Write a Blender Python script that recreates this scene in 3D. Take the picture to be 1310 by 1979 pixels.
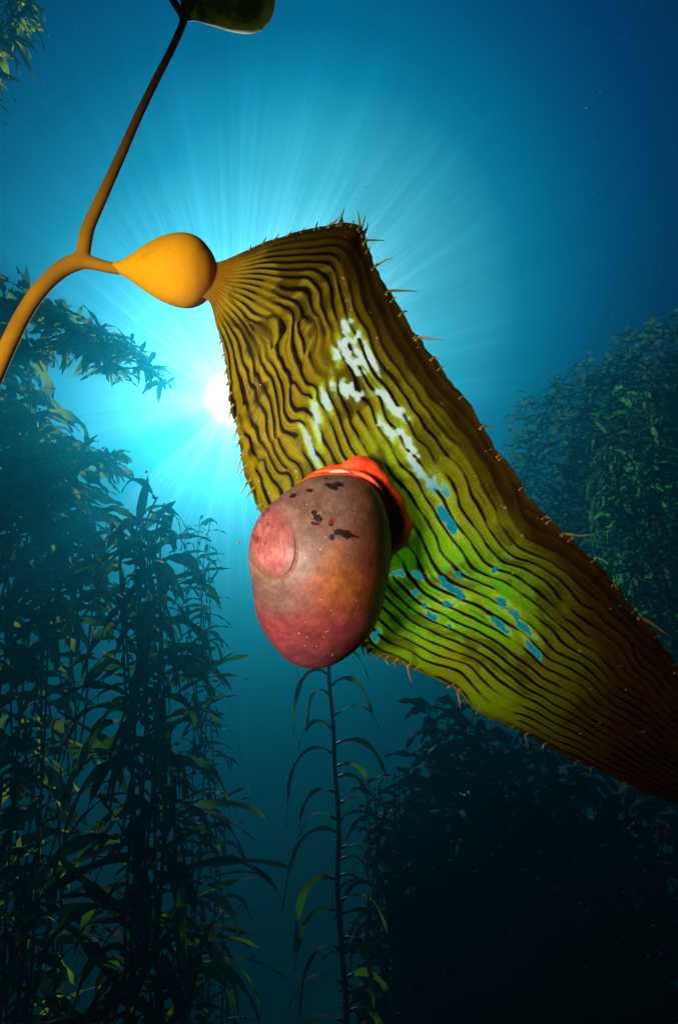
import bpy, math, random
import numpy as np
from mathutils import Vector, noise as mnoise

for o in list(bpy.data.objects):
    bpy.data.objects.remove(o)
sc = bpy.context.scene
col = sc.collection
R = math.radians
rnd = random.Random(7)
rng = np.random.default_rng(11)

# ------------------------------------------------------------------ camera
FPX, CX, CY = 1180.0, 655.0, 989.5          # focal length in photo pixels, centre
PITCH = R(20)
cam = bpy.data.cameras.new('camera')
cam.sensor_fit = 'VERTICAL'; cam.sensor_height = 24; cam.sensor_width = 24
cam.lens = 24 * FPX / 1979
cam.clip_start = 0.01; cam.clip_end = 500
camo = bpy.data.objects.new('camera', cam); col.objects.link(camo)
camo.location = (0, 0, 0); camo.rotation_euler = (R(90) + PITCH, 0, 0)
sc.camera = camo
FW = np.array([0, math.cos(PITCH), math.sin(PITCH)])
UP = np.array([0, -math.sin(PITCH), math.cos(PITCH)])
RT = np.array([1.0, 0, 0])

def P(px, py, d):                            # photo pixel + distance -> point
    return FW * d + RT * ((px - CX) / FPX * d) + UP * ((CY - py) / FPX * d)
def PV(px, py, Y):                           # same, on the upright plane y = Y
    r = P(px, py, 1.0)
    return r * (Y / r[1])

SUN = P(450, 772, 1.0); SUN = SUN / np.linalg.norm(SUN)

# ------------------------------------------------------------------ world (light coming down through the sea)
w = bpy.data.worlds.new('World'); sc.world = w; w.use_nodes = True
nt = w.node_tree; nt.nodes.clear()
def N(t, **k):
    n = nt.nodes.new(t)
    for a, b in k.items(): setattr(n, a, b)
    return n
def L(a, b): nt.links.new(a, b)
def M(op, a, b=None, c=None, clamp=False):
    n = N('ShaderNodeMath', operation=op); n.use_clamp = clamp
    for i, v in enumerate((a, b, c)):
        if v is None: continue
        if isinstance(v, (int, float)): n.inputs[i].default_value = v
        else: L(v, n.inputs[i])
    return n.outputs[0]
def VM(op, a, b=None, out=0, s=None):
    n = N('ShaderNodeVectorMath', operation=op)
    for i, v in enumerate((a, b)):
        if v is None: continue
        if isinstance(v, (tuple, list)): n.inputs[i].default_value = v
        else: L(v, n.inputs[i])
    if s is not None:
        if isinstance(s, (int, float)): n.inputs['Scale'].default_value = s
        else: L(s, n.inputs['Scale'])
    return n.outputs[out]
def ramp(fac, stops, interp='LINEAR'):
    n = N('ShaderNodeValToRGB'); n.color_ramp.interpolation = interp
    e = n.color_ramp.elements
    while len(e) < len(stops): e.new(0.5)
    for i, (p, c) in enumerate(stops):
        e[i].position = p; e[i].color = tuple(c) + (1,) if len(c) == 3 else c
    L(fac, n.inputs[0]); return n.outputs[0]

tc = N('ShaderNodeTexCoord')
D = VM('NORMALIZE', tc.outputs['Generated'])
dt = VM('DOT_PRODUCT', D, tuple(SUN), out=1)
ang = M('DIVIDE', M('ARCCOSINE', M('MINIMUM', dt, 0.99999)), R(90))      # 0..1 = 0..90 deg
perp = VM('NORMALIZE', VM('SUBTRACT', D, VM('SCALE', tuple(SUN), s=dt)))
CORE = [(0.000, (9.0, 9.6, 9.6)), (0.016, (5.0, 6.0, 6.0)), (0.030, (1.8, 2.4, 2.5)), (0.055, (0.95, 1.15, 1.2)), (0.10, (0.34, 0.50, 0.54)), (0.15, (0.09, 0.20, 0.24)), (0.21, (0.01, 0.05, 0.07)), (0.29, (0, 0.0, 0.0))]
BROAD = [(0.0, (0.45, 0.90, 1.00)), (0.055, (0.26, 0.74, 0.84)), (0.10, (0.09, 0.52, 0.66)), (0.15, (0.03, 0.38, 0.54)), (0.19, (0.002, 0.22, 0.40)), (0.225, (0.0, 0.125, 0.29)), (0.265, (0.0, 0.066, 0.21)),
         (0.31, (0.0, 0.030, 0.15)), (0.38, (0.0, 0.006, 0.070)), (0.43, (0.0, 0.002, 0.042)), (0.55, (0.0, 0.002, 0.024)), (0.75, (0.0, 0.001, 0.012)), (1.0, (0.0, 0.001, 0.008))]
WMAX = 10.0
core = ramp(ang, [(p, tuple(x / WMAX for x in c)) for p, c in CORE])
S2 = P(630, 600, 1.0); S2 = S2 / np.linalg.norm(S2)
ang2 = M('DIVIDE', M('ARCCOSINE', M('MINIMUM', VM('DOT_PRODUCT', D, tuple(S2), out=1), 0.99999)), R(90))
broad = ramp(ang2, [(p, tuple(x / WMAX for x in c)) for p, c in BROAD])
# light shafts: streaks that run away from the sun in every direction
def streak(freq, drift, seed, lo, hi):
    v = VM('ADD', VM('SCALE', perp, s=freq), VM('SCALE', tuple(SUN), s=M('MULTIPLY', ang, drift)))
    v = VM('ADD', v, (seed, seed * 1.7, seed * .3))
    n = N('ShaderNodeTexNoise'); n.inputs['Scale'].default_value = 1.0; n.inputs['Detail'].default_value = 2.0
    L(v, n.inputs['Vector'])
    m = N('ShaderNodeMapRange'); m.inputs[1].default_value = lo; m.inputs[2].default_value = hi
    m.interpolation_type = 'SMOOTHSTEP'; L(n.outputs[0], m.inputs[0])
    return m.outputs[0]
s1 = streak(12.0, 1.5, 3.1, 0.35, 0.72)
s2 = streak(42.0, 5.0, 8.3, 0.4, 0.75)
s3 = streak(3.0, 0.8, 5.7, 0.3, 0.7)
s = M('ADD', M('ADD', M('MULTIPLY', s1, 0.35), M('MULTIPLY', s2, 0.42)), M('MULTIPLY', s3, 0.35))
amp = N('ShaderNodeValToRGB'); e = amp.color_ramp.elements
for i, (p, v) in enumerate([(0.0, 0.0), (0.04, 0.7), (0.12, 0.75), (0.24, 0.42), (0.4, 0.0)]):
    if i >= 2: e.new(0.5)
for i, (p, v) in enumerate([(0.0, 0.0), (0.04, 0.7), (0.12, 0.75), (0.24, 0.42), (0.4, 0.0)]):
    e[i].position = p; e[i].color = (v, v, v, 1)
L(ang, amp.inputs[0])
mod = M('ADD', 1.0, M('MULTIPLY', amp.outputs[0], M('SUBTRACT', s, 0.45)))
def pdir(x, y):                               # direction across the sun's axis towards a given way
    q = P(x, y, 1.0); q = q / np.linalg.norm(q); q = q - SUN * q.dot(SUN); return tuple(q / np.linalg.norm(q))
for (x, y, lo, hi, kk) in [(200, 925, .972, .997, .62), (90, 640, .975, .998, .35), (330, 1100, .985, .998, .25)]:   # shafts of kelp shade drawn into the world colour, not cast
    mr_ = N('ShaderNodeMapRange', interpolation_type='SMOOTHSTEP'); L(VM('DOT_PRODUCT', perp, pdir(x, y), out=1), mr_.inputs[0])
    for i_, v_ in enumerate((lo, hi, 0, kk)): mr_.inputs[i_ + 1].default_value = v_
    mod = M('MULTIPLY', mod, M('SUBTRACT', 1.0, M('MULTIPLY', mr_.outputs[0], M('MINIMUM', M('MULTIPLY', ang, 16.0), 1.0))))
sep = N('ShaderNodeSeparateXYZ'); L(D, sep.inputs[0])
ZR = [(-1.0, (0, .1, .1)), (-.38, (0, .30, .10)), (-.20, (.3, 3.2, .50)), (0.0, (.5, 12, 1.4)), (.15, (.6, 3.6, .88)), (.29, (.6, 1.2, .60)), (.42, (.9, .85, .85)), (.52, (1, 1, 1)), (1.0, (1, 1, 1))]
zr = ramp(M('MULTIPLY_ADD', sep.outputs[2], 0.5, 0.5), [((z + 1) / 2, tuple(x / 16 for x in c)) for z, c in ZR])
c1 = VM('ADD', core, VM('SCALE', VM('MULTIPLY', broad, zr), s=16.0))
murk = N('ShaderNodeMapRange', interpolation_type='SMOOTHSTEP'); L(M('SUBTRACT', sep.outputs[0], M('MULTIPLY', sep.outputs[2], 0.9)), murk.inputs[0])
for i_, v_ in enumerate((-0.22, 0.30, 1.0, 0.05)): murk.inputs[i_ + 1].default_value = v_     # dark forest water low on the right
c2 = VM('SCALE', c1, s=M('MULTIPLY', M('MULTIPLY', mod, WMAX), murk.outputs[0]))
WORLD_GAIN = 0.80
bg = N('ShaderNodeBackground'); L(c2, bg.inputs[0]); bg.inputs[1].default_value = WORLD_GAIN
wo = N('ShaderNodeOutputWorld'); L(bg.outputs[0], wo.inputs[0])
w.cycles.sampling_method = 'MANUAL'; w.cycles.sample_map_resolution = 512

# ------------------------------------------------------------------ sun and the photographer's strobe
sl = bpy.data.lights.new('sun', 'SUN'); sl.energy = 5.0; sl.angle = R(0.5); sl.color = (0.95, 1.0, 0.85)
so = bpy.data.objects.new('sun', sl); col.objects.link(so)
so.rotation_euler = Vector(SUN).to_track_quat('Z', 'Y').to_euler()
st = bpy.data.lights.new('strobe', 'SPOT'); st.energy = 7.0; st.color = (1.0, 0.93, 0.80)
st.spot_size = R(42); st.spot_blend = 1.0; st.shadow_soft_size = 0.045
sto = bpy.data.objects.new('strobe', st); col.objects.link(sto)
sto.location = (-0.18, -0.08, -0.025)
tgt = Vector(P(450, 930, 0.2))
sto.rotation_euler = (Vector(sto.location) - tgt).to_track_quat('Z', 'Y').to_euler()

sc.view_settings.view_transform = 'Standard'; sc.view_settings.look = 'None'
sc.view_settings.exposure = 1.0; sc.view_settings.gamma = 1
sc.cycles.use_denoising = True
sc.cycles.max_bounces = 6; sc.cycles.diffuse_bounces = 2; sc.cycles.glossy_bounces = 2
sc.cycles.transmission_bounces = 4; sc.cycles.transparent_max_bounces = 8; sc.cycles.volume_bounces = 0
sc.cycles.sample_clamp_indirect = 4.0

# ------------------------------------------------------------------ helpers
def setp(o, label=None, cat=None, group=None, kind=None):
    if label: o['label'] = label
    if cat: o['category'] = cat
    if group: o['group'] = group
    if kind: o['kind'] = kind
    return o
def thing(name, loc, label, cat, group=None):
    o = bpy.data.objects.new(name, None); col.objects.link(o); o.location = Vector(loc)
    o.empty_display_size = 0.02
    return setp(o, label, cat, group)
def link(name, me, m, parent=None):
    o = bpy.data.objects.new(name, me); col.objects.link(o)
    if m is not None: me.materials.append(m)
    if parent is not None:
        o.parent = parent
        p = parent; off = Vector((0, 0, 0))
        while p is not None: off += p.location; p = p.parent
        me.transform(__import__('mathutils').Matrix.Translation(-off))
    return o
def mesh_np(name, V, F, smooth=True):
    me = bpy.data.meshes.new(name)
    V = np.asarray(V, np.float32); F = np.asarray(F, np.int32)
    me.vertices.add(len(V)); me.vertices.foreach_set('co', V.ravel())
    k = F.shape[1]
    me.loops.add(F.size); me.loops.foreach_set('vertex_index', F.ravel())
    me.polygons.add(len(F)); me.polygons.foreach_set('loop_start', np.arange(0, F.size, k, dtype=np.int32))
    me.polygons.foreach_set('loop_total', np.full(len(F), k, np.int32))
    me.polygons.foreach_set('use_smooth', np.full(len(F), smooth))
    me.update(calc_edges=True); me.validate()
    return me
def attr(me, name, vals):
    a = me.attributes.new(name, 'FLOAT', 'POINT'); a.data.foreach_set('value', np.asarray(vals, np.float32).ravel())
def attr_col(me, name, vals):
    v = np.ones((len(vals), 4), np.float32); v[:, :3] = vals
    a = me.attributes.new(name, 'FLOAT_COLOR', 'POINT'); a.data.foreach_set('color', v.ravel())
def grid_faces(nu, nv, wrap=False):
    i, j = np.meshgrid(np.arange(nu - 1), np.arange(nv if wrap else nv - 1), indexing='ij')
    i = i.ravel(); j = j.ravel(); j2 = (j + 1) % nv
    return np.stack([i * nv + j, i * nv + j2, (i + 1) * nv + j2, (i + 1) * nv + j], 1)
def catmull(pts, n):
    p = np.asarray(pts, float); m = len(p)
    q = np.vstack([2 * p[0] - p[1], p, 2 * p[-1] - p[-2]])
    t = np.linspace(0, m - 1, n); i = np.minimum(t.astype(int), m - 2); f = (t - i)[:, None]
    a, b, c, d = q[i], q[i + 1], q[i + 2], q[i + 3]
    return 0.5 * (2 * b + (c - a) * f + (2 * a - 5 * b + 4 * c - d) * f**2 + (3 * b - a - 3 * c + d) * f**3)
def tube_arrays(C, r, n=12, caps=True):
    C = np.asarray(C, float); r = np.asarray(r, float)
    T = np.gradient(C, axis=0); T /= np.linalg.norm(T, axis=1)[:, None] + 1e-12
    a = np.array([0, 0, 1.0]) if abs(T[0][2]) < 0.8 else np.array([0, 1.0, 0])
    nrm = np.cross(T[0], a); nrm /= np.linalg.norm(nrm)
    V = []; th = np.linspace(0, 2 * np.pi, n, endpoint=False)
    for k in range(len(C)):
        nrm = nrm - T[k] * nrm.dot(T[k]); nrm /= np.linalg.norm(nrm)
        b = np.cross(T[k], nrm)
        V.append(C[k] + r[k] * (np.cos(th)[:, None] * nrm + np.sin(th)[:, None] * b))
    V = np.vstack(V); F = grid_faces(len(C), n, True)
    if caps:
        e0 = C[0] + (V[:n] - C[0]) * .02; e1 = C[-1] + (V[-n:] - C[-1]) * .02
        V = np.vstack([e0, V, e1]); F = grid_faces(len(C) + 2, n, True)
    return V, F
def merge(parts):
    V = []; F = []; o = 0
    for v, f in parts: V.append(v); F.append(f + o); o += len(v)
    return np.vstack(V), np.vstack(F)
def fix_caps(me): me.validate(clean_customdata=False); return me
def vnoise(p, seed=0):                       # value noise on points (n,3), -1..1
    p = np.asarray(p, float); i = np.floor(p).astype(np.int64); f = p - i; f = f * f * (3 - 2 * f)
    def h(x, y, z):
        n = (x * 374761393 + y * 668265263 + z * 2147483647 + seed * 1274126177) & 0xffffffff
        n = ((n ^ (n >> 13)) * 1274126177) & 0xffffffff
        return ((n ^ (n >> 16)) & 0xffff) / 32767.5 - 1
    r = 0
    for dx in (0, 1):
        for dy in (0, 1):
            for dz in (0, 1):
                wgt = (f[:, 0] if dx else 1 - f[:, 0]) * (f[:, 1] if dy else 1 - f[:, 1]) * (f[:, 2] if dz else 1 - f[:, 2])
                r = r + wgt * h(i[:, 0] + dx, i[:, 1] + dy, i[:, 2] + dz)
    return r
def fbm(p, o=4, seed=0):
    s = 0; a = 1; t = 0
    for k in range(o): s = s + a * vnoise(np.asarray(p) * 2**k, seed + k); t += a; a *= .5
    return s / t
def sstep(x, a, b):
    t = np.clip((x - a) / (b - a), 0, 1); return t * t * (3 - 2 * t)

class Mat:
    def __init__(s, name):
        s.m = bpy.data.materials.new(name); s.m.use_nodes = True; s.t = s.m.node_tree; s.t.nodes.clear()
        s.out = s.n('ShaderNodeOutputMaterial')
    def n(s, t, **k):
        n = s.t.nodes.new(t)
        for a, b in k.items(): setattr(n, a, b)
        return n
    def l(s, a, b): s.t.links.new(a, b)
    def put(s, sock, v):
        if v is None: return
        if hasattr(v, 'is_linked'): s.l(v, sock)
        elif isinstance(v, (tuple, list)): sock.default_value = tuple(v) + (1,) if len(v) == 3 and len(sock.default_value) == 4 else v
        else: sock.default_value = v
    def attr(s, name, colour=False):
        n = s.n('ShaderNodeAttribute', attribute_name=name); return n.outputs['Color' if colour else 'Fac']
    def noise(s, scale, detail=4, rough=.55, vec=None):
        n = s.n('ShaderNodeTexNoise'); n.inputs['Scale'].default_value = scale; n.inputs['Detail'].default_value = detail
        n.inputs['Roughness'].default_value = rough
        if vec is None: vec = s.n('ShaderNodeTexCoord').outputs['Object']
        s.l(vec, n.inputs['Vector']); return n.outputs[0]
    def mr(s, v, a, b, c=0., d=1.):
        n = s.n('ShaderNodeMapRange', interpolation_type='SMOOTHSTEP'); s.l(v, n.inputs[0])
        for i, x in enumerate((a, b, c, d)): n.inputs[i + 1].default_value = x
        return n.outputs[0]
    def mix(s, f, a, b, mode='MIX'):
        n = s.n('ShaderNodeMix', data_type='RGBA', blend_type=mode)
        s.put(n.inputs[0], f); s.put(n.inputs[6], a); s.put(n.inputs[7], b); return n.outputs[2]
    def math(s, op, a, b=0.):
        n = s.n('ShaderNodeMath', operation=op); s.put(n.inputs[0], a); s.put(n.inputs[1], b); return n.outputs[0]
    def bump(s, h, strength, dist, normal=None):
        n = s.n('ShaderNodeBump'); n.inputs['Strength'].default_value = strength; n.inputs['Distance'].default_value = dist
        s.l(h, n.inputs['Height']); return n.outputs[0]
    def princ(s, base, rough=.5, spec=.5, normal=None, **k):
        n = s.n('ShaderNodeBsdfPrincipled'); s.put(n.inputs['Base Color'], base); s.put(n.inputs['Roughness'], rough)
        s.put(n.inputs['Specular IOR Level'], spec)
        if normal is not None: s.l(normal, n.inputs['Normal'])
        for a, b in k.items(): s.put(n.inputs[a.replace('_', ' ')], b)
        return n.outputs[0]
    def transl(s, c):
        n = s.n('ShaderNodeBsdfTranslucent'); s.put(n.inputs[0], c); return n.outputs[0]
    def ms(s, f, a, b):
        n = s.n('ShaderNodeMixShader'); s.put(n.inputs[0], f); s.l(a, n.inputs[1]); s.l(b, n.inputs[2]); return n.outputs[0]
    def done(s, sh): s.l(sh, s.out.inputs[0]); return s.m

# ------------------------------------------------------------------ materials
def mat_float():
    m = Mat('float_skin')
    c = m.mix(m.mr(m.noise(45, 3), .3, .7), (0.78, 0.36, 0.002), (0.68, 0.29, 0.002))
    c = m.mix(m.mr(m.noise(110, 5, .6), .52, .72), c, (0.50, 0.20, 0.004))
    c = m.mix(m.mr(m.noise(1500, 2), .66, .74), c, (0.30, 0.12, 0.01))
    b = m.bump(m.noise(500, 3), .12, .0004)
    return m.done(m.ms(.12, m.princ(c, .7, .03, b), m.transl(c)))
def mat_stipe():
    m = Mat('stipe_skin')
    c = m.mix(m.mr(m.noise(60, 4), .3, .7), (0.48, 0.21, 0.004), (0.34, 0.15, 0.004))
    b = m.bump(m.noise(350, 3), .15, .0004)
    return m.done(m.princ(c, .7, .05, b))
def mat_dark_float():
    m = Mat('upper_float_skin')
    c = m.mix(m.mr(m.noise(55, 5, .65), .42, .62), (0.04, 0.15, 0.02), (0.50, 0.48, 0.03))
    b = m.bump(m.noise(350, 3), .3, .0005)
    return m.done(m.ms(.5, m.princ(c, .6, .12, b), m.transl(m.mix(m.mr(m.noise(55, 5, .65), .42, .62), (0.05, 0.08, 0.01), (0.62, 0.60, 0.03)))))
def mat_blade():
    m = Mat('blade_tissue')
    line, clear, neck, brown, speck, green, halo = [m.attr(a) for a in ('line', 'clear', 'neck', 'brown', 'speck', 'green', 'halo')]
    n1 = m.mr(m.noise(70, 4), .3, .7)
    leaf = m.mix(n1, (0.50, 0.37, 0.010), (0.36, 0.26, 0.008))
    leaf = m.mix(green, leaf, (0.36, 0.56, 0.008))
    leaf = m.mix(m.attr('sun_glow'), leaf, (0.10, 0.66, 0.03))
    leaf = m.mix(halo, leaf, (0.52, 0.70, 0.05))
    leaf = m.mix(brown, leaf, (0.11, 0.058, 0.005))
    leaf = m.mix(m.attr('thick_shade'), leaf, (0.085, 0.055, 0.004))
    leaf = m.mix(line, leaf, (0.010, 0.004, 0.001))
    leaf = m.mix(neck, leaf, (0.45, 0.21, 0.008))
    leaf = m.mix(m.mr(m.noise(1400, 3), .45, .75, 0, .35), leaf, (0.06, 0.04, 0.01))
    full = m.mix(speck, leaf, (0.60, 0.42, 0.30))
    b = m.bump(m.noise(420, 4), .25, .0005)
    front = m.princ(full, .55, .12, b)
    tr = m.transl(full)
    sh = m.ms(.66, front, tr)
    tp = m.n('ShaderNodeBsdfTransparent'); tp.inputs[0].default_value = (0.93, 0.97, 1.0, 1)
    mem = m.ms(m.math('MULTIPLY', m.math('ADD', m.math('MULTIPLY', m.attr('pale'), .62), .34), m.mr(m.noise(200, 3), .35, .65, .75, .95)), tp.outputs[0], m.transl(m.mix(m.attr('pale'), (0.01, 0.40, 0.50), (0.97, 0.98, 0.92))))     # thin worn membrane
    return m.done(m.ms(clear, sh, mem))
def mat_spine():
    m = Mat('spine_tissue')
    c = m.mix(m.mr(m.noise(900, 2), .3, .7), (0.40, 0.27, 0.05), (0.22, 0.12, 0.02))
    return m.done(m.ms(.4, m.princ(c, .5), m.transl(c)))
def mat_shell():
    m = Mat('shell')
    pig = m.attr('pigment', True)
    f1 = m.mr(m.noise(900, 5, .7), .3, .7)
    f2 = m.mr(m.noise(260, 5, .65), .3, .72)
    c = m.mix(m.math('MULTIPLY', f1, .5), pig, (0.55, 0.50, 0.46), 'MULTIPLY')
    c = m.mix(m.math('MULTIPLY', f2, .7), c, (0.60, 0.50, 0.42), 'MULTIPLY')
    c = m.mix(m.mr(m.noise(650, 2, .5), .70, .76), c, (0.38, 0.22, 0.14))
    h = m.math('ADD', m.noise(700, 6, .7), m.math('MULTIPLY', m.noise(150, 3), .5))
    return m.done(m.princ(c, .48, .32, m.bump(h, .22, .0006)))
def mat_flesh(name, a, b_):
    m = Mat(name)
    c = m.mix(m.mr(m.noise(260, 4), .3, .7), a, b_)
    b = m.bump(m.noise(900, 4, .7), .6, .0008)
    return m.done(m.princ(c, .45, .4, b, Subsurface_Weight=0.15, Subsurface_Radius=(0.002, 0.0006, 0.0003), Subsurface_Scale=1.0))
def mat_kelp(name, dark, light, tl, thr=(.5, .7), f=.5, scale=3):
    m = Mat(name)
    r = m.attr('tone')
    c = m.mix(m.mr(r, thr[0], thr[1]), dark, light)
    c = m.mix(m.mr(m.noise(scale * 6, 3), .4, .7), c, dark)
    t = m.mix(m.mr(r, thr[0], thr[1]), dark, tl)
    return m.done(m.ms(f, m.princ(c, .7, .03), m.transl(t)))
def mat_plain(name, a, b_, sc_=30, rough=.6):
    m = Mat(name)
    return m.done(m.princ(m.mix(m.mr(m.noise(sc_, 4), .35, .65), a, b_), rough, .06))

# ------------------------------------------------------------------ sea floor and the water's haze
def sea_floor():
    n = 120; xs = np.linspace(-17, 17, n)
    X, Y = np.meshgrid(xs, xs, indexing='ij')
    p = np.stack([X.ravel() * .35, Y.ravel() * .35, np.zeros(n * n)], 1)
    V = np.stack([X.ravel(), Y.ravel(), -7.5 + .45 * fbm(p, 4, 3)], 1)
    o = link('sea_floor', mesh_np('sea_floor', V, grid_faces(n, n)), mat_plain('sand_and_rock', (0.10, 0.10, 0.07), (0.05, 0.06, 0.03), 1.2, .9))
    setp(o, kind='structure')
sea_floor()
def haze():
    x = 17.5; z0, z1 = -9.0, 8.6
    V = [(sx * x, sy * x, z) for z in (z0, z1) for sy in (-1, 1) for sx in (-1, 1)]
    F = [(0, 2, 3, 1), (4, 5, 7, 6), (0, 1, 5, 4), (2, 6, 7, 3), (0, 4, 6, 2), (1, 3, 7, 5)]
    m = Mat('sea_water_haze')
    v = m.n('ShaderNodeVolumePrincipled')
    v.inputs['Color'].default_value = (0.003, 0.108, 0.180, 1); v.inputs['Density'].default_value = 0.09
    v.inputs['Absorption Color'].default_value = (0.0, 0.0, 0.0, 1)
    v.inputs['Anisotropy'].default_value = 0.85
    m.l(v.outputs[0], m.out.inputs['Volume'])
    setp(link('haze', mesh_np('haze', V, F, False), m.m), 'blue green haze of sea water fading the far kelp', 'haze', kind='stuff')
haze()

# ------------------------------------------------------------------ foreground kelp frond
D0 = 0.205
frond = thing('giant_kelp_frond', P(-60, 860, D0), 'close golden kelp frond with bulbous float and big ridged blade under the snail', 'kelp frond')
def pathtube(pts, n, seg=20):
    a = catmull(pts, n)
    C = np.array([P(x, y, d) for x, y, r, d in a]); rr = a[:, 2] * a[:, 3] / FPX
    return tube_arrays(C, np.maximum(rr, 1e-5), seg)
stipe = merge([
    pathtube([(-80, 900, 16, .200), (-30, 775, 16, .201), (20, 660, 15.5, .202), (55, 593, 15, .203), (90, 547, 15, .204), (125, 517, 16, .205), (158, 503, 16, .205)], 60),
    pathtube([(158, 506, 15, .205), (163, 478, 13.5, .205), (172, 438, 12.5, .206), (198, 380, 11, .207), (232, 305, 9.5, .209), (266, 228, 8.5, .211), (300, 158, 7.8, .213), (332, 95, 7.4, .215), (352, 50, 7.6, .216), (354, 32, 8.5, .216), (342, 12, 8, .216), (326, -12, 7, .216), (300, -60, 7, .216)], 120),
    pathtube([(150, 503, 15, .205), (178, 508, 13, .205), (200, 514, 11.5, .205), (226, 519, 11, .205), (245, 518, 11, .205)], 30)])
me = mesh_np('stipe', *stipe)
o = link('stipe', me, mat_stipe(), frond)
rm = o.modifiers.new('weld', 'REMESH'); rm.mode = 'VOXEL'; rm.voxel_size = 0.0004; rm.use_smooth_shade = True
sm = o.modifiers.new('soft', 'SMOOTH'); sm.factor = .5; sm.iterations = 22
prof = catmull([(0, 10), (.07, 13), (.17, 24), (.28, 38), (.40, 52), (.52, 62.5), (.64, 68), (.75, 67.5), (.85, 59), (.925, 44), (.97, 30), (.992, 16), (1, 2)], 100)
fl = tube_arrays([P(221 + 198 * f, 516.5 + 11 * f, .205) for f in prof[:, 0]], prof[:, 1] * .205 / FPX, 48)
flo = link('gas_float', mesh_np('gas_float', *fl), mat_float(), frond)
flo['label'] = 'bright orange pear-shaped float beside the blade'
mdf = mat_dark_float()
uf = pathtube([(362, 36, 5, .216), (366, 22, 13, .216), (370, -5, 24, .217), (374, -45, 36, .217), (376, -90, 34, .217), (376, -125, 12, .217)], 50, 32)
uo = link('gas_float', mesh_np('upper_float', *uf), mdf, frond); uo['label'] = 'dark olive float pointing up at the top edge'
uf = pathtube([(360, 34, 6, .2165), (376, 30, 9, .216), (395, 22, 22, .215), (420, 12, 37, .215), (450, 5, 47, .215), (482, 2, 50, .215), (508, 4, 43, .215), (523, 8, 28, .215), (530, 10, 6, .215)], 60, 36)
uo = link('gas_float', mesh_np('upper_float_side', *uf), mdf, frond); uo['label'] = 'dark green float lying sideways at the top edge'

# ---- the big blade
# stations: left x,y,depth ; right x,y,depth ; bulge of the middle
ST = [(380, 566, .2035, 384, 508, .2035, 0), (406, 586, .203, 424, 506, .2035, 0), (416, 620, .205, 478, 484, .206, .002), (428, 662, .206, 545, 456, .208, .005),
      (436, 712, .207, 625, 437, .212, .008), (442, 762, .208, 690, 434, .216, .010), (453, 815, .2085, 712, 484, .216, .010), (467, 873, .209, 738, 543, .215, .009),
      (479, 932, .210, 780, 610, .214, .008), (503, 985, .211, 836, 688, .213, .007), (545, 1060, .211, 892, 763, .212, .006), (592, 1138, .211, 950, 850, .211, .006),
      (648, 1208, .211, 1002, 932, .210, .006), (705, 1254, .210, 1052, 1000, .210, .006), (778, 1282, .210, 1108, 1048, .210, .006), (858, 1320, .211, 1162, 1096, .211, .006),
      (930, 1378, .213, 1212, 1160, .213, .006), (1010, 1418, .215, 1262, 1222, .215, .005), (1100, 1465, .218, 1318, 1297, .218, .004), (1200, 1510, .221, 1375, 1378, .221, .003),
      (1310, 1556, .224, 1440, 1470, .224, .002), (1420, 1600, .227, 1500, 1560, .227, .001), (1540, 1655, .23, 1545, 1648, .23, 0)]
NT, NU = 1000, 340
S = catmull(ST, NT)
arc = np.concatenate([[0], np.cumsum(np.hypot(np.diff((S[:, 0] + S[:, 3]) / 2), np.diff((S[:, 1] + S[:, 4]) / 2)))])
# resample evenly along the length
tt = np.linspace(0, arc[-1], NT); S = np.stack([np.interp(tt, arc, S[:, k]) for k in range(7)], 1); LEN = arc[-1]
u = np.linspace(0, 1, NU)
# fingerprint-like ridges
def ridges():
    nx, ny = 512, 1152
    sx = 1.3; cyc = 18.5 * sx                  # cycles across the domain in u
    px_w = 430 * sx; px_l = LEN * 1.05
    fx = np.fft.fftfreq(nx, px_w / nx)[None, :]; fy = np.fft.fftfreq(ny, px_l / ny)[:, None]
    k0 = cyc / px_w; k = np.hypot(fx, fy); a = np.arctan2(np.abs(fy), np.abs(fx) + 1e-9)
    rad = np.exp(-((k - k0) / (k0 * .20))**2 / 2)
    A = rad * np.exp(-(a / .27)**2 / 2); B = rad * np.exp(-(a / 1.2)**2 / 2)
    yy = (np.arange(ny) / ny * px_l)[:, None]; xx = (np.arange(nx) / nx * sx)[None, :]
    m = sstep(yy, 90, 160) * (1 - sstep(yy, 330, 460)) * (1 - .6 * sstep(xx, .7, .9)) * .97
    m = np.clip(m + .3 * sstep(yy, 500, 600) * (np.abs(xx - .6) < .25), 0, 1)
    f = rng.standard_normal((ny, nx))
    for it in range(14):
        F = np.fft.fft2(f)
        g = np.real(np.fft.ifft2(F * A)) * 1.0; g /= g.std(); h = np.real(np.fft.ifft2(F * B)); h /= h.std()
        f = np.tanh(1.6 * (g * (1 - m) + h * m))
    F = np.fft.fft2(f); F[:, nx // 2:] = 0
    an = np.fft.ifft2(F * A) * (1 - m) + np.fft.ifft2(F * B) * m
    return np.real(an) / (np.abs(an) + 1e-9), px_l, sx
RG, pxl, sxd = ridges()
def samp(T, uu):
    ny, nx = RG.shape
    y = np.clip(T / pxl * ny, 0, ny - 2); x = np.clip(uu / sxd * nx, 0, nx - 2)
    i = y.astype(int); j = x.astype(int); fy = y - i; fx = x - j
    return (RG[i, j] * (1 - fy) + RG[i + 1, j] * fy) * (1 - fx) + (RG[i, j + 1] * (1 - fy) + RG[i + 1, j + 1] * fy) * fx
TT, UU = np.meshgrid(tt, u, indexing='ij'); TT = TT.ravel(); UU = UU.ravel()
pn = np.stack([TT / 130, UU * 3.0, np.zeros_like(TT)], 1)
zn_ = sstep(TT, 90, 170) * (1 - sstep(TT, 330, 520)) * (1 - sstep(UU, .6, .85))
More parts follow.
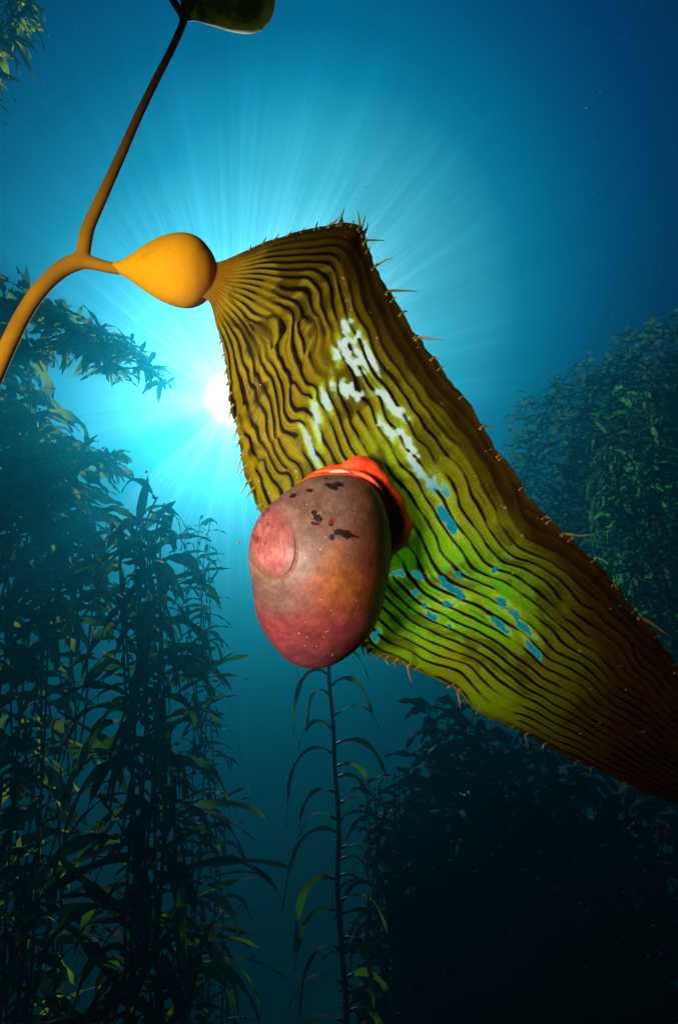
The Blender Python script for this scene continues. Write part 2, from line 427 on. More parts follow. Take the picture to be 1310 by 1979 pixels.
wob = fbm(pn, 3, 5) * .05 + fbm(np.stack([TT / 44, UU * 9, np.full_like(TT, 3.)], 1), 2, 15) * (.010 + .022 * zn_)
rg = samp(TT, np.clip(UU * 1.0 + wob * sstep(TT, 60, 200) + .1, 0, 1.29))
px0 = S[:, 0][:, None] + (S[:, 3] - S[:, 0])[:, None] * u[None]; py0 = S[:, 1][:, None] + (S[:, 4] - S[:, 1])[:, None] * u[None]
dd = S[:, 2][:, None] + (S[:, 5] - S[:, 2])[:, None] * u[None] - S[:, 6][:, None] * 4 * (u * (1 - u))[None]
# ragged, slightly wavy margins
edge = np.stack([tt / 11, np.zeros(NT), np.zeros(NT)], 1)
eL = vnoise(edge, 2) * 2.2 + vnoise(edge * .3, 6) * 3; eR = vnoise(edge, 9) * 2.2 + vnoise(edge * .3, 12) * 3
fadeE = sstep(tt, 40, 120); eL *= fadeE; eR *= fadeE
nrm = np.stack([S[:, 3] - S[:, 0], S[:, 4] - S[:, 1]], 1); nl = np.linalg.norm(nrm, axis=1)[:, None]; nrm = nrm / np.maximum(nl, 5)
wL = (1 - sstep(u, 0, .06))[None]; wR = sstep(u, .94, 1)[None]
px = px0 + nrm[:, 0:1] * (eL[:, None] * wL + eR[:, None] * wR); py = py0 + nrm[:, 1:2] * (eL[:, None] * wL + eR[:, None] * wR)
pxf, pyf = px.ravel(), py.ravel()
edgeF = sstep(UU, 0, .04) * (1 - sstep(UU, .96, 1)) * sstep(TT, 20, 110)
big = fbm(np.stack([TT / 170, UU * 2.2, np.full_like(TT, 4.)], 1), 3, 21)
roll = sstep(UU, .80, 1.0)**2 * .005 + (1 - sstep(UU, 0, .12))**2 * .004   # margins roll away from the camera
d = dd.ravel() - rg * .00018 * edgeF + big * .0016 * sstep(TT, 60, 200) + roll * sstep(TT, 80, 250)
d = d + sstep(TT, 60, 200) * .0008 * np.sin(TT / 17 + 3 * vnoise(np.stack([TT / 60, UU * 0, UU * 0], 1), 4)) * (sstep(UU, .9, 1) + 1 - sstep(UU, 0, .1))
# keep the blade behind the snail's foot
sn = np.exp(-(((pxf - 640) / 170)**2 + ((pyf - 1080) / 210)**2)**2)
d = np.maximum(d, .2065 * sn + (1 - sn) * 0) 
V = FW[None] * d[:, None] + RT[None] * ((pxf - CX) / FPX * d)[:, None] + UP[None] * ((CY - pyf) / FPX * d)[:, None]
bme = mesh_np('blade', V, grid_faces(NT, NU))
lm = vnoise(np.stack([TT / 45, UU * 7, np.full_like(TT, 2.)], 1), 31)
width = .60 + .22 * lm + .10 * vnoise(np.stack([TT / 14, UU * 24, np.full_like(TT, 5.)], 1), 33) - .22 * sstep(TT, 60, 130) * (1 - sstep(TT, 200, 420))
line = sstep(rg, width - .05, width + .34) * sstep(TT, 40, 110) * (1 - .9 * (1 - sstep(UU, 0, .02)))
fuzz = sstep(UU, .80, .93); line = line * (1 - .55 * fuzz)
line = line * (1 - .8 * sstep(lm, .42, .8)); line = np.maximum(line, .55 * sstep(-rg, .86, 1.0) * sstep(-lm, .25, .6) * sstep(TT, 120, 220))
th_ = fbm(np.stack([TT / 42, UU * 17 + wob * 60, np.full_like(TT, 7.)], 1), 3, 44) * .6 + .6 * fbm(np.stack([pxf / 70, pyf / 70, UU * 0], 1), 3, 47)
zone = sstep(TT, 60, 140) * (1 - sstep(TT, 380, 620))
thick_shade = sstep(th_, .02, .40) * (.55 + .2 * zone) + zone * .38 * (1 - sstep(rg, -1.0, -.2)) * 0 + zone * .42 * sstep(rg, -.7, .3)  # dark mottling: shading of the folds put into the tissue colour
attr(bme, 'thick_shade', np.clip(thick_shade, 0, .92))
attr(bme, 'line', line)
attr(bme, 'neck', 1 - sstep(TT + 26 * fbm(np.stack([pxf / 30, pyf / 12, UU * 0], 1), 3, 3), 30, 92))
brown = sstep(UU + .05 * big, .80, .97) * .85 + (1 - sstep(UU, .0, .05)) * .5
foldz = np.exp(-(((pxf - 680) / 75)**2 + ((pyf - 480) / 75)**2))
brown = np.clip(brown + .8 * foldz + 1.0 * sstep(pxf + .3 * pyf + 60 * big, 1270, 1640) + .35 * sstep(TT, 150, 500) * sstep(UU, .55, .85), 0, 1)  # brown margins, plus light falloff to the lower right painted as brown
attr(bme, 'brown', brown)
attr(bme, 'green', np.clip(sstep(TT, 330, 620) * (.55 + .5 * fbm(np.stack([pxf / 80, pyf / 80, UU * 0], 1), 3, 8) + .5 * np.exp(-(((pxf - 900) / 190)**2 + ((pyf - 1130) / 110)**2))), 0, 1))  # greener tissue, with a painted patch where the sun shines through
# thin see-through patches where the tissue has worn away between the ridges
CL = [(672, 632, 10, 16, 0), (668, 655, 12, 14, 0), (690, 652, 7, 14, 20), (652, 680, 9, 20, 10), (678, 703, 8, 36, -32), (697, 690, 8, 30, -30), (716, 690, 7, 32, -25), (668, 752, 34, 12, 12), (690, 762, 16, 10, 30),
      (630, 775, 8, 20, -15), (612, 812, 9, 32, -8), (600, 862, 7, 34, -22), (735, 760, 18, 7, 30), (757, 782, 9, 34, -38), (775, 800, 9, 22, -40), (748, 828, 12, 20, -40), (770, 835, 15, 10, 20), (787, 860, 11, 34, -28),
      (805, 900, 10, 32, -30), (835, 935, 11, 30, -45), (858, 945, 8, 16, -20), (858, 995, 14, 18, -20), (872, 1015, 12, 22, -20), (768, 1108, 15, 7, 0), (810, 1112, 16, 6, 20), (855, 1118, 14, 5, 40), (885, 1108, 8, 13, -40),
      (870, 1135, 18, 9, 35), (888, 1152, 15, 9, 30), (862, 1168, 15, 7, 15), (800, 1145, 10, 7, 0), (835, 1195, 14, 6, 40), (868, 1212, 7, 6, 0), (955, 1100, 7, 7, 0), (970, 1165, 8, 18, -50), (990, 1185, 9, 26, -48),
      (1010, 1210, 7, 28, -45), (1025, 1250, 6, 22, -35), (960, 1200, 7, 26, -45), (725, 1225, 8, 15, 20), (690, 700, 6, 30, -32), (820, 1170, 9, 5, 30), (1040, 1265, 5, 8, 0)]
nz = fbm(np.stack([pxf / 10, pyf / 10, UU * 0], 1), 4, 14) * .95
best = np.full_like(pxf, -9.)
for cx, cy, a, b, r in CL:
    c, s_ = math.cos(R(r)), math.sin(R(r)); X = pxf - cx; Y = pyf - cy
    q = ((X * c + Y * s_) / a)**2 + ((-X * s_ + Y * c) / (b * 1.2))**2
    best = np.maximum(best, 1 - np.sqrt(q))
ln2 = sstep(rg, .45, .8)
clear = sstep(best + nz * .8 + .24 - ln2 * .42 - .25 * np.abs(vnoise(np.stack([pxf / 16, pyf / 16, UU * 0], 1), 77)), -.08, .42)
attr(bme, 'clear', clear)
attr(bme, 'halo', sstep(best + nz * .5, -.9, 0) * (1 - ln2 * .6))
attr(bme, 'sun_glow', np.clip(np.exp(-(((pxf - 860 - .5 * (pyf - 1150)) / 150)**2 + ((pyf - 1150) / 95)**2)) * sstep(nz + big, -.9, .3), 0, .9))  # sun glowing through the blade, painted as a bright green patch
attr(bme, 'pale', 1.0 * (1 - sstep(pyf + 60 * big, 830, 1000)))
spk = np.zeros_like(pxf)
for k in range(150):
    cx = rnd.uniform(430, 1310); cy = rnd.uniform(440, 1530); r = rnd.choice([1.6, 2, 2.3, 3.2])
    spk = np.maximum(spk, 1 - sstep(np.hypot(pxf - cx, pyf - cy), r * .6, r))
for cx, cy, r in []:
    q = np.hypot(pxf - cx, pyf - cy); spk = np.maximum(spk, .6 * np.exp(-((q - r) / 2)**2))
attr(bme, 'speck', spk)
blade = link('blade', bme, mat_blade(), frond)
so_ = blade.modifiers.new('thick_shade', 'SOLIDIFY'); so_.thickness = 0.00035; so_.offset = 0
# ---- spines on the margin
spm = mat_spine()
G = V.reshape(NT, NU, 3)
EL = np.stack([px[:, 0], py[:, 0]], 1); ER = np.stack([px[:, -1], py[:, -1]], 1)
def spine(bx, by, tx, ty, r=2.6, side=None):
    cand = []
    for E, j in ((EL, 0), (ER, NU - 1)):
        q = np.hypot(E[:, 0] - bx, E[:, 1] - by); k = int(q.argmin()); cand.append((q[k], k, j))
    q, k, j = min(cand)
    b = G[k, j]; dep = b @ FW; inn = G[k, min(max(j + (8 if j == 0 else -8), 0), NU - 1)]
    tip = P(tx, ty, dep * rnd.uniform(.985, 1.015)); mid = (b + tip) / 2 + UP * rnd.uniform(-1, 1) * .0007
    C = catmull([inn, b, mid, tip], 14); ln = np.linspace(0, 1, 14)
    rr = r * (1 - ln)**.8 * dep / FPX + .00010
    link('spine', mesh_np('spine', *tube_arrays(C, rr, 7)), spm, blade)
for a in [(640, 437, 657, 418), (657, 434, 666, 402), (662, 434, 660, 412), (694, 440, 692, 408), (698, 442, 706, 416), (703, 452, 712, 430), (706, 466, 744, 465), (730, 512, 760, 498), (750, 566, 808, 563, 3.2),
          (775, 606, 788, 603), (812, 648, 858, 657, 3.2), (838, 692, 848, 698), (940, 822, 957, 832), (965, 880, 972, 890), (1060, 1008, 1072, 1012), (1095, 1026, 1150, 1032, 4), (1185, 1130, 1194, 1140), (1236, 1192, 1294, 1232, 4),
          (430, 658, 424, 668), (434, 684, 427, 695), (438, 712, 431, 726), (441, 740, 434, 752), (444, 765, 440, 785), (450, 790, 442, 812), (457, 828, 450, 852), (462, 850, 456, 866), (468, 885, 456, 918, 1.8), (474, 905, 462, 925, 1.6), (478, 932, 464, 958, 1.8), (486, 948, 476, 965),
          (700, 1250, 704, 1272), (712, 1258, 718, 1276), (745, 1270, 752, 1286), (762, 1276, 766, 1292), (788, 1286, 796, 1320), (884, 1338, 889, 1368, 3.5), (1015, 1420, 1020, 1447), (1140, 1484, 1141, 1498), (1206, 1512, 1207, 1538)]:
    spine(*a)
for k in range(13):                          # ragged top margin
    i = int((70 + k * 15) / LEN * NT); x, y = ER[i]; l = rnd.uniform(5, 13)
    spine(x, y, x - nrm[i][0] * 0 + rnd.uniform(1, 7), y - l, 1.8)
k = 0
for t_ in np.linspace(150, 1250, 34):        # little teeth between the long spines
    i = int(t_ / LEN * NT); E = EL if k % 2 else ER; side = -1 if k % 2 else 1
    nn = nrm[i] * side; x, y = E[i]; l = rnd.uniform(4, 10)
    spine(x, y, x + nn[0] * l + rnd.uniform(-2, 2), y + nn[1] * l + rnd.uniform(1, 5), 1.8); k += 1

# ------------------------------------------------------------------ the snail
snail = thing('top_snail', P(640, 1080, .203), 'sea snail with smooth rosy brown shell and orange foot clinging to the kelp blade', 'sea snail')
def outline(zs, n):
    p = np.array([(450 + .3053 * x, 850 + .3053 * y) for x, y in zs]); p = np.vstack([p, p[:1]])
    return p
def egg(zs, cx, cy, depth, df, db, nth=260, nph=180, shrink=1.0, power=1.0):
    p = np.array([(450 + .3053 * x, 850 + .3053 * y) for x, y in zs])
    th = np.arctan2(p[:, 1] - cy, p[:, 0] - cx); r = np.hypot(p[:, 0] - cx, p[:, 1] - cy) * shrink
    o_ = np.argsort(th); th = th[o_]; r = r[o_]
    T = np.linspace(-np.pi, np.pi, nth, endpoint=False)
    rr = np.interp(T, np.concatenate([th - 2 * np.pi, th, th + 2 * np.pi]), np.tile(r, 3))
    K = np.exp(-np.linspace(-3, 3, 13)**2 / 2); K /= K.sum()
    rr = np.convolve(np.concatenate([rr[-6:], rr, rr[:6]]), K, 'valid')
    ph = np.linspace(0.004, np.pi - .004, nph)
    PH, TH = np.meshgrid(ph, T, indexing='ij'); RR = np.tile(rr, (nph, 1))
    X = cx + RR * np.sin(PH)**power * np.cos(TH); Y = cy + RR * np.sin(PH)**power * np.sin(TH)
    Dp = np.where(np.cos(PH) > 0, df, db) * -np.cos(PH)
    return X.ravel(), Y.ravel(), (depth + Dp).ravel(), grid_faces(nph, nth, True), PH.ravel(), TH.ravel()
OUT = [(500, 215), (380, 280), (270, 360), (180, 440), (120, 540), (88, 680), (90, 800), (108, 900), (120, 1000), (140, 1120), (180, 1220), (240, 1310), (320, 1400), (400, 1450), (480, 1470), (590, 1462), (700, 1410), (800, 1330),
       (880, 1240), (940, 1120), (975, 980), (1000, 850), (1012, 700), (1008, 560), (985, 440), (940, 330), (880, 260), (780, 215), (640, 200)]
X, Y, Dp, F, PH, TH = egg(OUT, 622, 1100, .189, .021, .0105, 420, 320, .97)
# apex whorl: low mound with a groove round it, on the left flank
ax_, ay_ = 522, 1046
front = Dp < .1895
ru = X - ax_; rv = Y - ay_
c, s_ = math.cos(R(-16)), math.sin(R(-16))
ea = np.hypot((ru * c + rv * s_) / 48, (-ru * s_ + rv * c) / 76); eth = np.arctan2(rv, ru)
sp_ = ea * (1 + .05 * np.sin(eth))
mound = np.where(front, (1 - sstep(sp_, .5, 1.10)) * .0008, 0)
groove = np.where(front, np.exp(-((sp_ - 1.03) / .05)**2) * .0005 * sstep(Y, 1000, 1080), 0)
groove += np.where(front, np.exp(-((sp_ - .52 - .05 * eth) / .05)**2) * .0003, 0)
lump = fbm(np.stack([X / 70, Y / 70, Dp * 60], 1), 3, 41) * .0003
# faint second suture running from the whorl to the lip
Dp = Dp - mound + groove + lump
nx_ = 640
Vs = FW[None] * Dp[:, None] + RT[None] * ((X - CX) / FPX * Dp)[:, None] + UP[None] * ((CY - Y) / FPX * Dp)[:, None]
sme = mesh_np('shell', Vs, F)
# natural pigment zones
def C_(*a): return np.array(a)[None]
n1 = fbm(np.stack([X / 45, Y / 45, Dp * 80], 1), 4, 51); n2 = fbm(np.stack([X / 14, Y / 14, Dp * 250], 1), 3, 61); n3 = fbm(np.stack([X / 80, Y / 40, Dp * 80], 1), 3, 71)
pig = np.tile(C_(.235, .145, .105), (len(X), 1))
def blend(mask, c_):
    global pig
    pig = pig * (1 - mask[:, None]) + C_(*c_) * mask[:, None]
blend(sstep(X + 20 * n1, 640, 720) * .8, (.19, .075, .022))
blend(sstep(Y + 30 * n3 + .25 * (X - 600), 1075, 1150) * sstep(X + 25 * n1, 540, 640), (.34, .085, .036))
blend(np.exp(-(((X - 660) / 50)**2 + ((Y - 1120) / 75)**2)) * sstep(n1, -.3, .3), (.40, .15, .03))
blend(sstep(Y + 60 * n1 + 30 * n3 - .1 * (X - 600), 1130, 1250), (.32, .060, .060))
blend(sstep(Y + 24 * n1, 1210, 1290) * .7, (.27, .070, .095))
blend((1 - sstep(sp_ + .16 * n2 + .12 * n1, .62, 1.22)) * front * .85, (.48, .155, .13))
blend((1 - sstep(sp_ + .3 * n2, .5, .9)) * front * sstep(n2, -.1, .4) * .6, (.62, .38, .33))
blend((1 - sstep(sp_ + .3 * n1, .6, .95)) * front * sstep(n2, .05, .35) * .6, (.50, .10, .07))
blend(np.exp(-((sp_ - 1.14) / .12)**2) * front * .4 * sstep(n1, -.5, .3), (.36, .27, .14))
blend(np.exp(-((sp_ - 1.02) / .035)**2) * front * .6 * sstep(Y, 980, 1060), (.30, .13, .06))
SP = [(640, 940, 18, 7, 25), (652, 936, 12, 5, 10), (598, 948, 7, 3, 0), (568, 957, 7, 4, -20), (630, 925, 8, 3, 0), (608, 990, 8, 7, 30), (616, 1003, 12, 8, 40), (668, 1032, 26, 9, 15), (655, 1028, 12, 8, 10), (685, 1036, 12, 6, 10), (640, 1038, 6, 6, 0), (640, 1010, 6, 8, 0), (612, 1012, 9, 4, 0)]
sb = np.full_like(X, -9.)
for cx, cy, a, b, r in SP:
    c, s_ = math.cos(R(r)), math.sin(R(r)); ddx = X - cx; ddy = Y - cy
    sb = np.maximum(sb, 1 - np.hypot((ddx * c + ddy * s_) / a, (-ddx * s_ + ddy * c) / b))
blend(sstep(sb + .9 * n2, .02, .22) * front, (.022, .010, .008))
rb = np.full_like(X, -9.)
for cx, cy, a in [(517, 985, 7), (510, 995, 5), (497, 1042, 8), (490, 1036, 5), (620, 1018, 6), (642, 1006, 8), (518, 1012, 4), (512, 1050, 5)]:
    rb = np.maximum(rb, 1 - np.hypot((X - cx) / a, (Y - cy) / a))
blend(sstep(rb + .8 * n2, .0, .3) * front * .8, (.25, .03, .025))
gl = np.sin(sp_ * 34 + 5 * n1) * .05 + np.sin(sp_ * 90 + 9 * n1) * .03     # growth lines round the apex
attr_col(sme, 'pigment', np.clip(pig * np.array([[.76, .62, .66]]) * (1 + gl[:, None] + .38 * n2[:, None] + .3 * n1[:, None]), 0, 1))
shell = link('shell', sme, mat_shell(), snail)
# foot: orange-red flesh spread between shell and blade
FO = [(480, 225), (560, 180), (680, 148), (745, 108), (840, 112), (920, 165), (985, 222), (1032, 300), (1082, 360), (1098, 440), (1124, 500), (1134, 570), (1112, 640), (1090, 692), (1015, 712), (930, 900), (860, 1100), (700, 1250), (480, 1300), (300, 1180), (220, 950), (220, 700), (260, 500), (340, 360)]
X, Y, Dp, F, PH, TH = egg(FO, 650, 1040, .1985, .0060, .0075, 300, 120, 1.0, .6)
p3 = np.stack([X / 22, Y / 22, Dp * 150], 1)
k_ = fbm(p3, 3, 81); X = X + 5 * k_ * np.sin(PH); Y = Y + 5 * vnoise(p3 * .8, 91) * np.sin(PH); Dp = Dp - .0016 * np.abs(vnoise(p3 * .6, 95))
Vf = FW[None] * Dp[:, None] + RT[None] * ((X - CX) / FPX * Dp)[:, None] + UP[None] * ((CY - Y) / FPX * Dp)[:, None]
link('foot', mesh_np('foot', Vf, F), mat_flesh('orange_flesh', (0.90, 0.070, 0.010), (0.75, 0.035, 0.008)), snail)
rim = [(520, 208, 3, .1925), (600, 195, 4.5, .192), (700, 196, 5, .1915), (790, 212, 6, .191), (870, 250, 6, .1905), (930, 320, 5.5, .1905), (965, 400, 4.5, .191), (990, 480, 3, .192), (1002, 540, 1.5, .193)]
link('mantle_edge', mesh_np('mantle', *pathtube([(450 + .3053 * x, 850 + .3053 * y, r * .85, dd_) for x, y, r, dd_ in rim], 60, 16)), mat_flesh('mantle_flesh', (0.85, 0.09, 0.012), (0.75, 0.06, 0.01)), snail)
lip = [(610, 203, 1.0, .1895), (650, 199, 3.0, .189), (700, 199, 3.2, .189), (745, 206, 1.0, .1895)]
link('shell_lip', mesh_np('lip', *pathtube([(450 + .3053 * x, 850 + .3053 * y, r, dd_) for x, y, r, dd_ in lip], 30, 12)), mat_plain('pale_shell_lip', (0.65, 0.42, 0.28), (0.5, 0.3, 0.2), 600), snail)

# ------------------------------------------------------------------ kelp forest
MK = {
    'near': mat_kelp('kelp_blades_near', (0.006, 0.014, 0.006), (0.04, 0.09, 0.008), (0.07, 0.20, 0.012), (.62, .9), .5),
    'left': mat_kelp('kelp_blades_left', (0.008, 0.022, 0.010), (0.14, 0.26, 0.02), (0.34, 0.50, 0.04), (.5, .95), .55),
    'right': mat_kelp('kelp_blades_right', (0.02, 0.10, 0.06), (0.06, 0.24, 0.08), (0.06, 0.32, 0.09), (.3, .9), .6),  # leaf colour shifted to teal to carry the haze
    'slope': mat_kelp('kelp_blades_slope', (0.03, 0.13, 0.10), (0.03, 0.12, 0.09), (0.04, 0.17, 0.12), (.3, .9), .65),  # haze put into the leaf colour; the tissue itself is olive
    'far': mat_kelp('kelp_blades_black', (0.001, 0.003, 0.003), (0.001, 0.004, 0.003), (0.001, 0.004, 0.003), (.6, .95), .4),  # nearly black leaves: the gloom of the low water put into their colour
}
MS = mat_plain('kelp_stem', (0.05, 0.05, 0.012), (0.025, 0.03, 0.008), 8, .5)
def leaf(root, dirv, length, width, droop, twist, r, seg=8, wav=.12):
    """one blade: short stalk, then a long tapering ribbon that arches over"""
    d_ = np.array(dirv, float); d_ /= np.linalg.norm(d_); p = np.array(root, float)
    side = np.cross(d_, [0, 0, 1]); ns = np.linalg.norm(side); side = side / ns if ns > .05 else np.array([1., 0, 0])
    c0, s0 = math.cos(twist), math.sin(twist)
    st_ = length / seg; V = []
    for k in range(seg + 1):
        f = k / seg
        nn = np.cross(side, d_); nn /= np.linalg.norm(nn)
        a = side * c0 + nn * s0
        wd = width * (math.sin(math.pi * min(f * 1.02 + .04, 1))**.6) * (1 - .45 * f) * .5 + .0015
        wv = nn * width * wav * math.sin(f * 14 + twist * 5)
        V += [p - a * wd + wv, p + nn * width * .05, p + a * wd - wv]
        d_ = d_ + np.array([0, 0, -1.0]) * droop * st_ / length * (1 + f) + np.array([r.uniform(-1, 1), r.uniform(-1, 1), 0]) * .07
        d_ /= np.linalg.norm(d_); p = p + d_ * st_
    V = np.array(V); F = []
    for k in range(seg):
        b = k * 3; F += [(b, b + 1, b + 4, b + 3), (b + 1, b + 2, b + 5, b + 4)]
    return V, np.array(F)
def bulb(root, d_, l, r):
    d_ = np.array(d_) / np.linalg.norm(d_); t = np.linspace(0, 1, 7)
    return tube_arrays(root + d_ * l * t[:, None], r * np.array([.15, .35, .75, 1, .95, .6, .1]), 7, False)
def kelp_plant(pts, Y, label, group, mat='near', n_stipe=5, spread=.10, step=.06, length=(.3, .5), width=.045, droop=1.6, lift=.5, seed=1, foot=True, bias=(0, 0, 0), dens=None, z_low=-3.2, k=1.0):
    Y *= k; spread *= k; step *= k; width *= k; length = (length[0] * k, length[1] * k); z_low *= k
    r = random.Random(seed)
    W = [PV(x, y, Y) for x, y in pts]                 # bottom to top
    if foot:
        b = W[0]; W = [np.array([b[0], b[1] + .3, -7.45]), np.array([b[0], b[1] + .1, (b[2] - 7.45) * .5])] + W
    root = thing('kelp_plant', W[0], label, 'kelp', group)
    SP_ = []; LV = []; TN = []
    for q in range(n_stipe):
        a0 = 2 * math.pi * q / n_stipe + r.uniform(0, 1); C = catmull(W, 90)
        sw = spread * r.uniform(.3, 1)
        ph = r.uniform(0, 6)
        off = np.array([[math.cos(a0 + .6 * z + ph * .1) * sw, math.sin(a0 + .5 * z) * sw, 0] for z in C[:, 2]])
        C = C + off * sstep(C[:, 2], C[0, 2], C[0, 2] + 1.5)[:, None]
        keep = len(C) - r.randrange(0, 12) if n_stipe > 2 else len(C); C = C[:keep]
        SP_.append(tube_arrays(C, np.linspace(.011, .005, len(C)) * k, 7))
        al = np.concatenate([[0], np.cumsum(np.linalg.norm(np.diff(C, axis=0), axis=1))])
        s0 = 0.; yaw = r.uniform(0, 6.28)
        while s0 < al[-1]:
            p = np.array([np.interp(s0, al, C[:, k]) for k in range(3)])
            fr = s0 / al[-1]; s0 += step * r.uniform(.7, 1.3)
            if p[2] < z_low: continue
            if dens and r.random() > dens(p[2], fr): continue
            yaw += 2.4 + r.uniform(-.5, .5)
            dv = np.array([math.cos(yaw), math.sin(yaw), lift + r.uniform(-.8, .6)]) + np.array(bias)
            ln = r.uniform(*length) * (1 - .35 * sstep(fr, .85, 1.)); dvn = dv / np.linalg.norm(dv)
            bl = .05 * ln / .4
            v, f = bulb(p, dv, bl, .012 * ln / .4); LV.append((v, f)); t0 = r.random(); TN.append(np.full(len(v), t0))
            v, f = leaf(p + dvn * bl, dv, ln, width * r.uniform(.7, 1.3), droop * r.uniform(.1, 1.5), r.uniform(-1.2, 1.2), r); LV.append((v, f))
            g = np.linspace(0, 1, len(v)); TN.append(np.clip(t0 + .25 * np.sin(g * 5 + t0 * 9), 0, 1))
    link('stipe', mesh_np('kelp_stipe', *merge(SP_)), MS, root)
    V, F = merge(LV); me = mesh_np('kelp_foliage', V, F); attr(me, 'tone', np.concatenate(TN))
    link('foliage', me, MK[mat], root)
    return root
GL = 'kelp plants growing on the left'
GR = 'kelp plants growing on the right'
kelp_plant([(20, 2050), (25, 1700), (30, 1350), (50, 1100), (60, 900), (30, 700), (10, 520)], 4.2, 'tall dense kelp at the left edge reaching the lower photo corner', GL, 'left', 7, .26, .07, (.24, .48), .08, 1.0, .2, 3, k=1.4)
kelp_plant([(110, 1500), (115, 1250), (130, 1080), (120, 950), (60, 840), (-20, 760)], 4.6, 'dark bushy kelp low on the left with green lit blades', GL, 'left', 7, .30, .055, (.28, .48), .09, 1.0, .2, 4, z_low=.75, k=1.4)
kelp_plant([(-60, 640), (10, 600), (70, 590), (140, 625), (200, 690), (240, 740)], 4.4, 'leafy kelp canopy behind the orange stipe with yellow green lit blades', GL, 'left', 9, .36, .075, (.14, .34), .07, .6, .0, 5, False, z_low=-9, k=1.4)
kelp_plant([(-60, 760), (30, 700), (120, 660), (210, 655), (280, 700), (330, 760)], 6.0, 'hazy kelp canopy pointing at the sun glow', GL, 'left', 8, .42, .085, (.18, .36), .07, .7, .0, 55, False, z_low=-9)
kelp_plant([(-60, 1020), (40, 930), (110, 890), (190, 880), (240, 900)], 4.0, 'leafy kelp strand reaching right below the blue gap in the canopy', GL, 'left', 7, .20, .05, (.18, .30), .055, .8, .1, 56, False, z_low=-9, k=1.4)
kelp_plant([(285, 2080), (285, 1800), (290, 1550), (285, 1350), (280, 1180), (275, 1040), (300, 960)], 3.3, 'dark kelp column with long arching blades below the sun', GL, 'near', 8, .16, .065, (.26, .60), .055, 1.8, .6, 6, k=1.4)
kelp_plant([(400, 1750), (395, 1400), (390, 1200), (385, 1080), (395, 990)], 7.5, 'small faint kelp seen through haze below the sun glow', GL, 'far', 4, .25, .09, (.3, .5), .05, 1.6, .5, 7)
kelp_plant([(-110, 300), (-70, 190), (-30, 110), (20, 40), (70, -60)], 3.6, 'leafy canopy kelp hanging into the top left corner', GL, 'left', 5, .12, .045, (.20, .34), .045, 1.1, -.05, 8, False, (.5, 0, -.1), z_low=-9)
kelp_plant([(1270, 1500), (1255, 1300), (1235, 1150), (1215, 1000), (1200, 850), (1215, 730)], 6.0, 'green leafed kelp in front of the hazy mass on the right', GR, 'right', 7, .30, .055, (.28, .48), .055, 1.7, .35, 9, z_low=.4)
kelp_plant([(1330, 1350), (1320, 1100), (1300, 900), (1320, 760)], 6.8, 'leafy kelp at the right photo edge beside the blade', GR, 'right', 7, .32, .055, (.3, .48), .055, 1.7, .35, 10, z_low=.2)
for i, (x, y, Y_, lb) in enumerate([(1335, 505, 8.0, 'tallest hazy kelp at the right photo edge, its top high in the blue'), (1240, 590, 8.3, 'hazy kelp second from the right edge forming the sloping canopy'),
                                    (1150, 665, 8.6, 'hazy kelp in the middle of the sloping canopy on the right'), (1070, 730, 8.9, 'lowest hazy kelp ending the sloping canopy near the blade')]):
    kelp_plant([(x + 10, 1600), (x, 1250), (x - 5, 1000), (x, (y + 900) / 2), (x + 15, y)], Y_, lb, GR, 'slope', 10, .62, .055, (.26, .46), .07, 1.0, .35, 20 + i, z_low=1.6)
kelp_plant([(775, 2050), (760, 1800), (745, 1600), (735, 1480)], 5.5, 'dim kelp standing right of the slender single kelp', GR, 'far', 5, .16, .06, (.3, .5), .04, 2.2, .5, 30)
for i, (x, y, Y_, lb) in enumerate([(885, 1330, 5.6, 'added kelp coloured almost black, rising behind the lower margin of the big blade'), (1000, 1385, 5.4, 'added kelp coloured almost black, below the middle of the narrowing blade'),
                                    (1120, 1440, 5.2, 'added dense kelp coloured almost black, low in the photo under the narrowing blade'), (1245, 1490, 5.0, 'added dense kelp coloured almost black, in the lower right photo corner'), (815, 1480, 6.0, 'added kelp coloured near black, just right of the dim kelp')]):
    kelp_plant([(x - 10, 2150), (x, 1900), (x + 10, (y + 1900) / 2), (x, y)], Y_, lb, GR, 'far', 11, .46, .055, (.3, .6), .085, 1.4, .3, 40 + i)  # dense plants added to darken the water low on the right

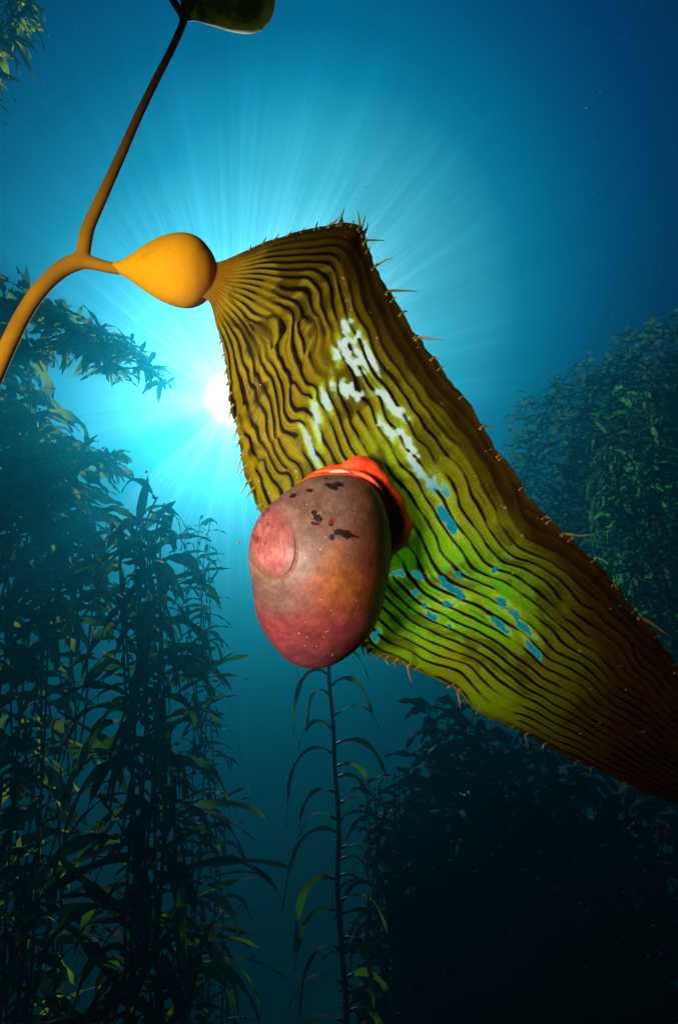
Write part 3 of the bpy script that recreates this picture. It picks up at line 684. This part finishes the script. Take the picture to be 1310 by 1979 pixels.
# slender single kelp: every blade its own part
def slender():
    Y = 4.3
    pts = [(672, 2080), (662, 1850), (652, 1720), (655, 1600), (647, 1480), (644, 1400), (636, 1310), (637, 1230), (628, 1150)]
    W = [PV(x, y, Y) for x, y in pts]; b = W[0]
    W = [np.array([b[0], Y + .2, -7.45]), np.array([b[0], Y + .1, -4.3])] + W
    root = thing('kelp_plant', W[0], 'slender single stemmed kelp with arching blades hanging below the snail', 'kelp')
    C = catmull(W, 160); r = random.Random(5)
    link('stipe', mesh_np('kelp_stipe', *tube_arrays(C, np.linspace(.018, .010, 160), 10)), MS, root)
    px_h = [(1235, -1, .42), (1262, 1, .40), (1305, -1, .55), (1325, 1, .45), (1345, -1, .4), (1385, 1, .4), (1410, -1, .42), (1440, 1, .52), (1462, -1, .62), (1500, 1, .3), (1530, -1, .34), (1560, 1, .42), (1585, -1, .30),
            (1610, -1, .62), (1640, 1, .45), (1690, 1, .42), (1705, -1, .5), (1750, 1, .5), (1765, -1, .42), (1820, 1, .45), (1840, -1, .5), (1890, 1, .55), (1905, -1, .4), (1960, 1, .5), (1990, -1, .5), (1480, 1, .35), (1660, 1, .3)]
    for y, sd, ln in px_h:
        z = PV(650, y, Y)[2]; k = int(np.abs(C[:, 2] - z).argmin()); p = C[k]
        yaw = r.uniform(-.8, .8); dv = np.array([sd * math.cos(yaw), math.sin(yaw), r.uniform(.25, .75)]); dn = dv / np.linalg.norm(dv)
        v, f = leaf(p + dn * .06, dv, ln, r.uniform(.032, .05), r.uniform(1.2, 4.6), r.uniform(-1.3, 1.3), r, 16, .10)
        me = mesh_np('kelp_blade', v, f); t0 = r.random()
        attr(me, 'tone', np.clip(t0 + .4 * np.sin(np.linspace(0, 5, len(v)) + t0 * 9), 0, 1))
        bo = link('blade', me, MK['near'], root)
        bv, bf = bulb(p, dv, .07, .010); link('gas_float', mesh_np('kelp_bulb', bv, bf), MS, bo)
slender()

# ------------------------------------------------------------------ drifting specks
def snow():
    r = random.Random(99); parts = []
    base = np.array([(1, 0, 0), (-1, 0, 0), (0, 1, 0), (0, -1, 0), (0, 0, 1), (0, 0, -1)], float)
    fc = np.array([(0, 2, 4), (2, 1, 4), (1, 3, 4), (3, 0, 4), (2, 0, 5), (1, 2, 5), (3, 1, 5), (0, 3, 5)])
    def add(p, s): parts.append((p + base * s * np.array([r.uniform(.5, 1.5) for _ in range(3)]), fc))
    for k in range(420):
        d_ = r.uniform(.5, 3.2); add(P(r.uniform(-60, 1370), r.uniform(-60, 2040), d_), r.choice([.5, .7, .9, 1.3]) * d_ / FPX)
    for x, y, s in [(460, 1048, 4.5), (1133, 207, 2.2), (1139, 200, 1.6), (1160, 176, 2.4), (200, 866, 4), (283, 912, 3), (897, 1536, 4), (905, 1532, 3), (890, 1534, 3)]:
        add(P(x, y, .30), s * .30 / FPX)
    V, F = merge(parts)
    m = Mat('plankton'); sh = m.ms(.5, m.princ((.55, .6, .5), .5), m.transl((.55, .65, .55)))
    setp(link('marine_snow', mesh_np('marine_snow', V, F), m.done(sh)), 'pale specks of plankton drifting in the open water', 'marine snow', kind='stuff')
snow()
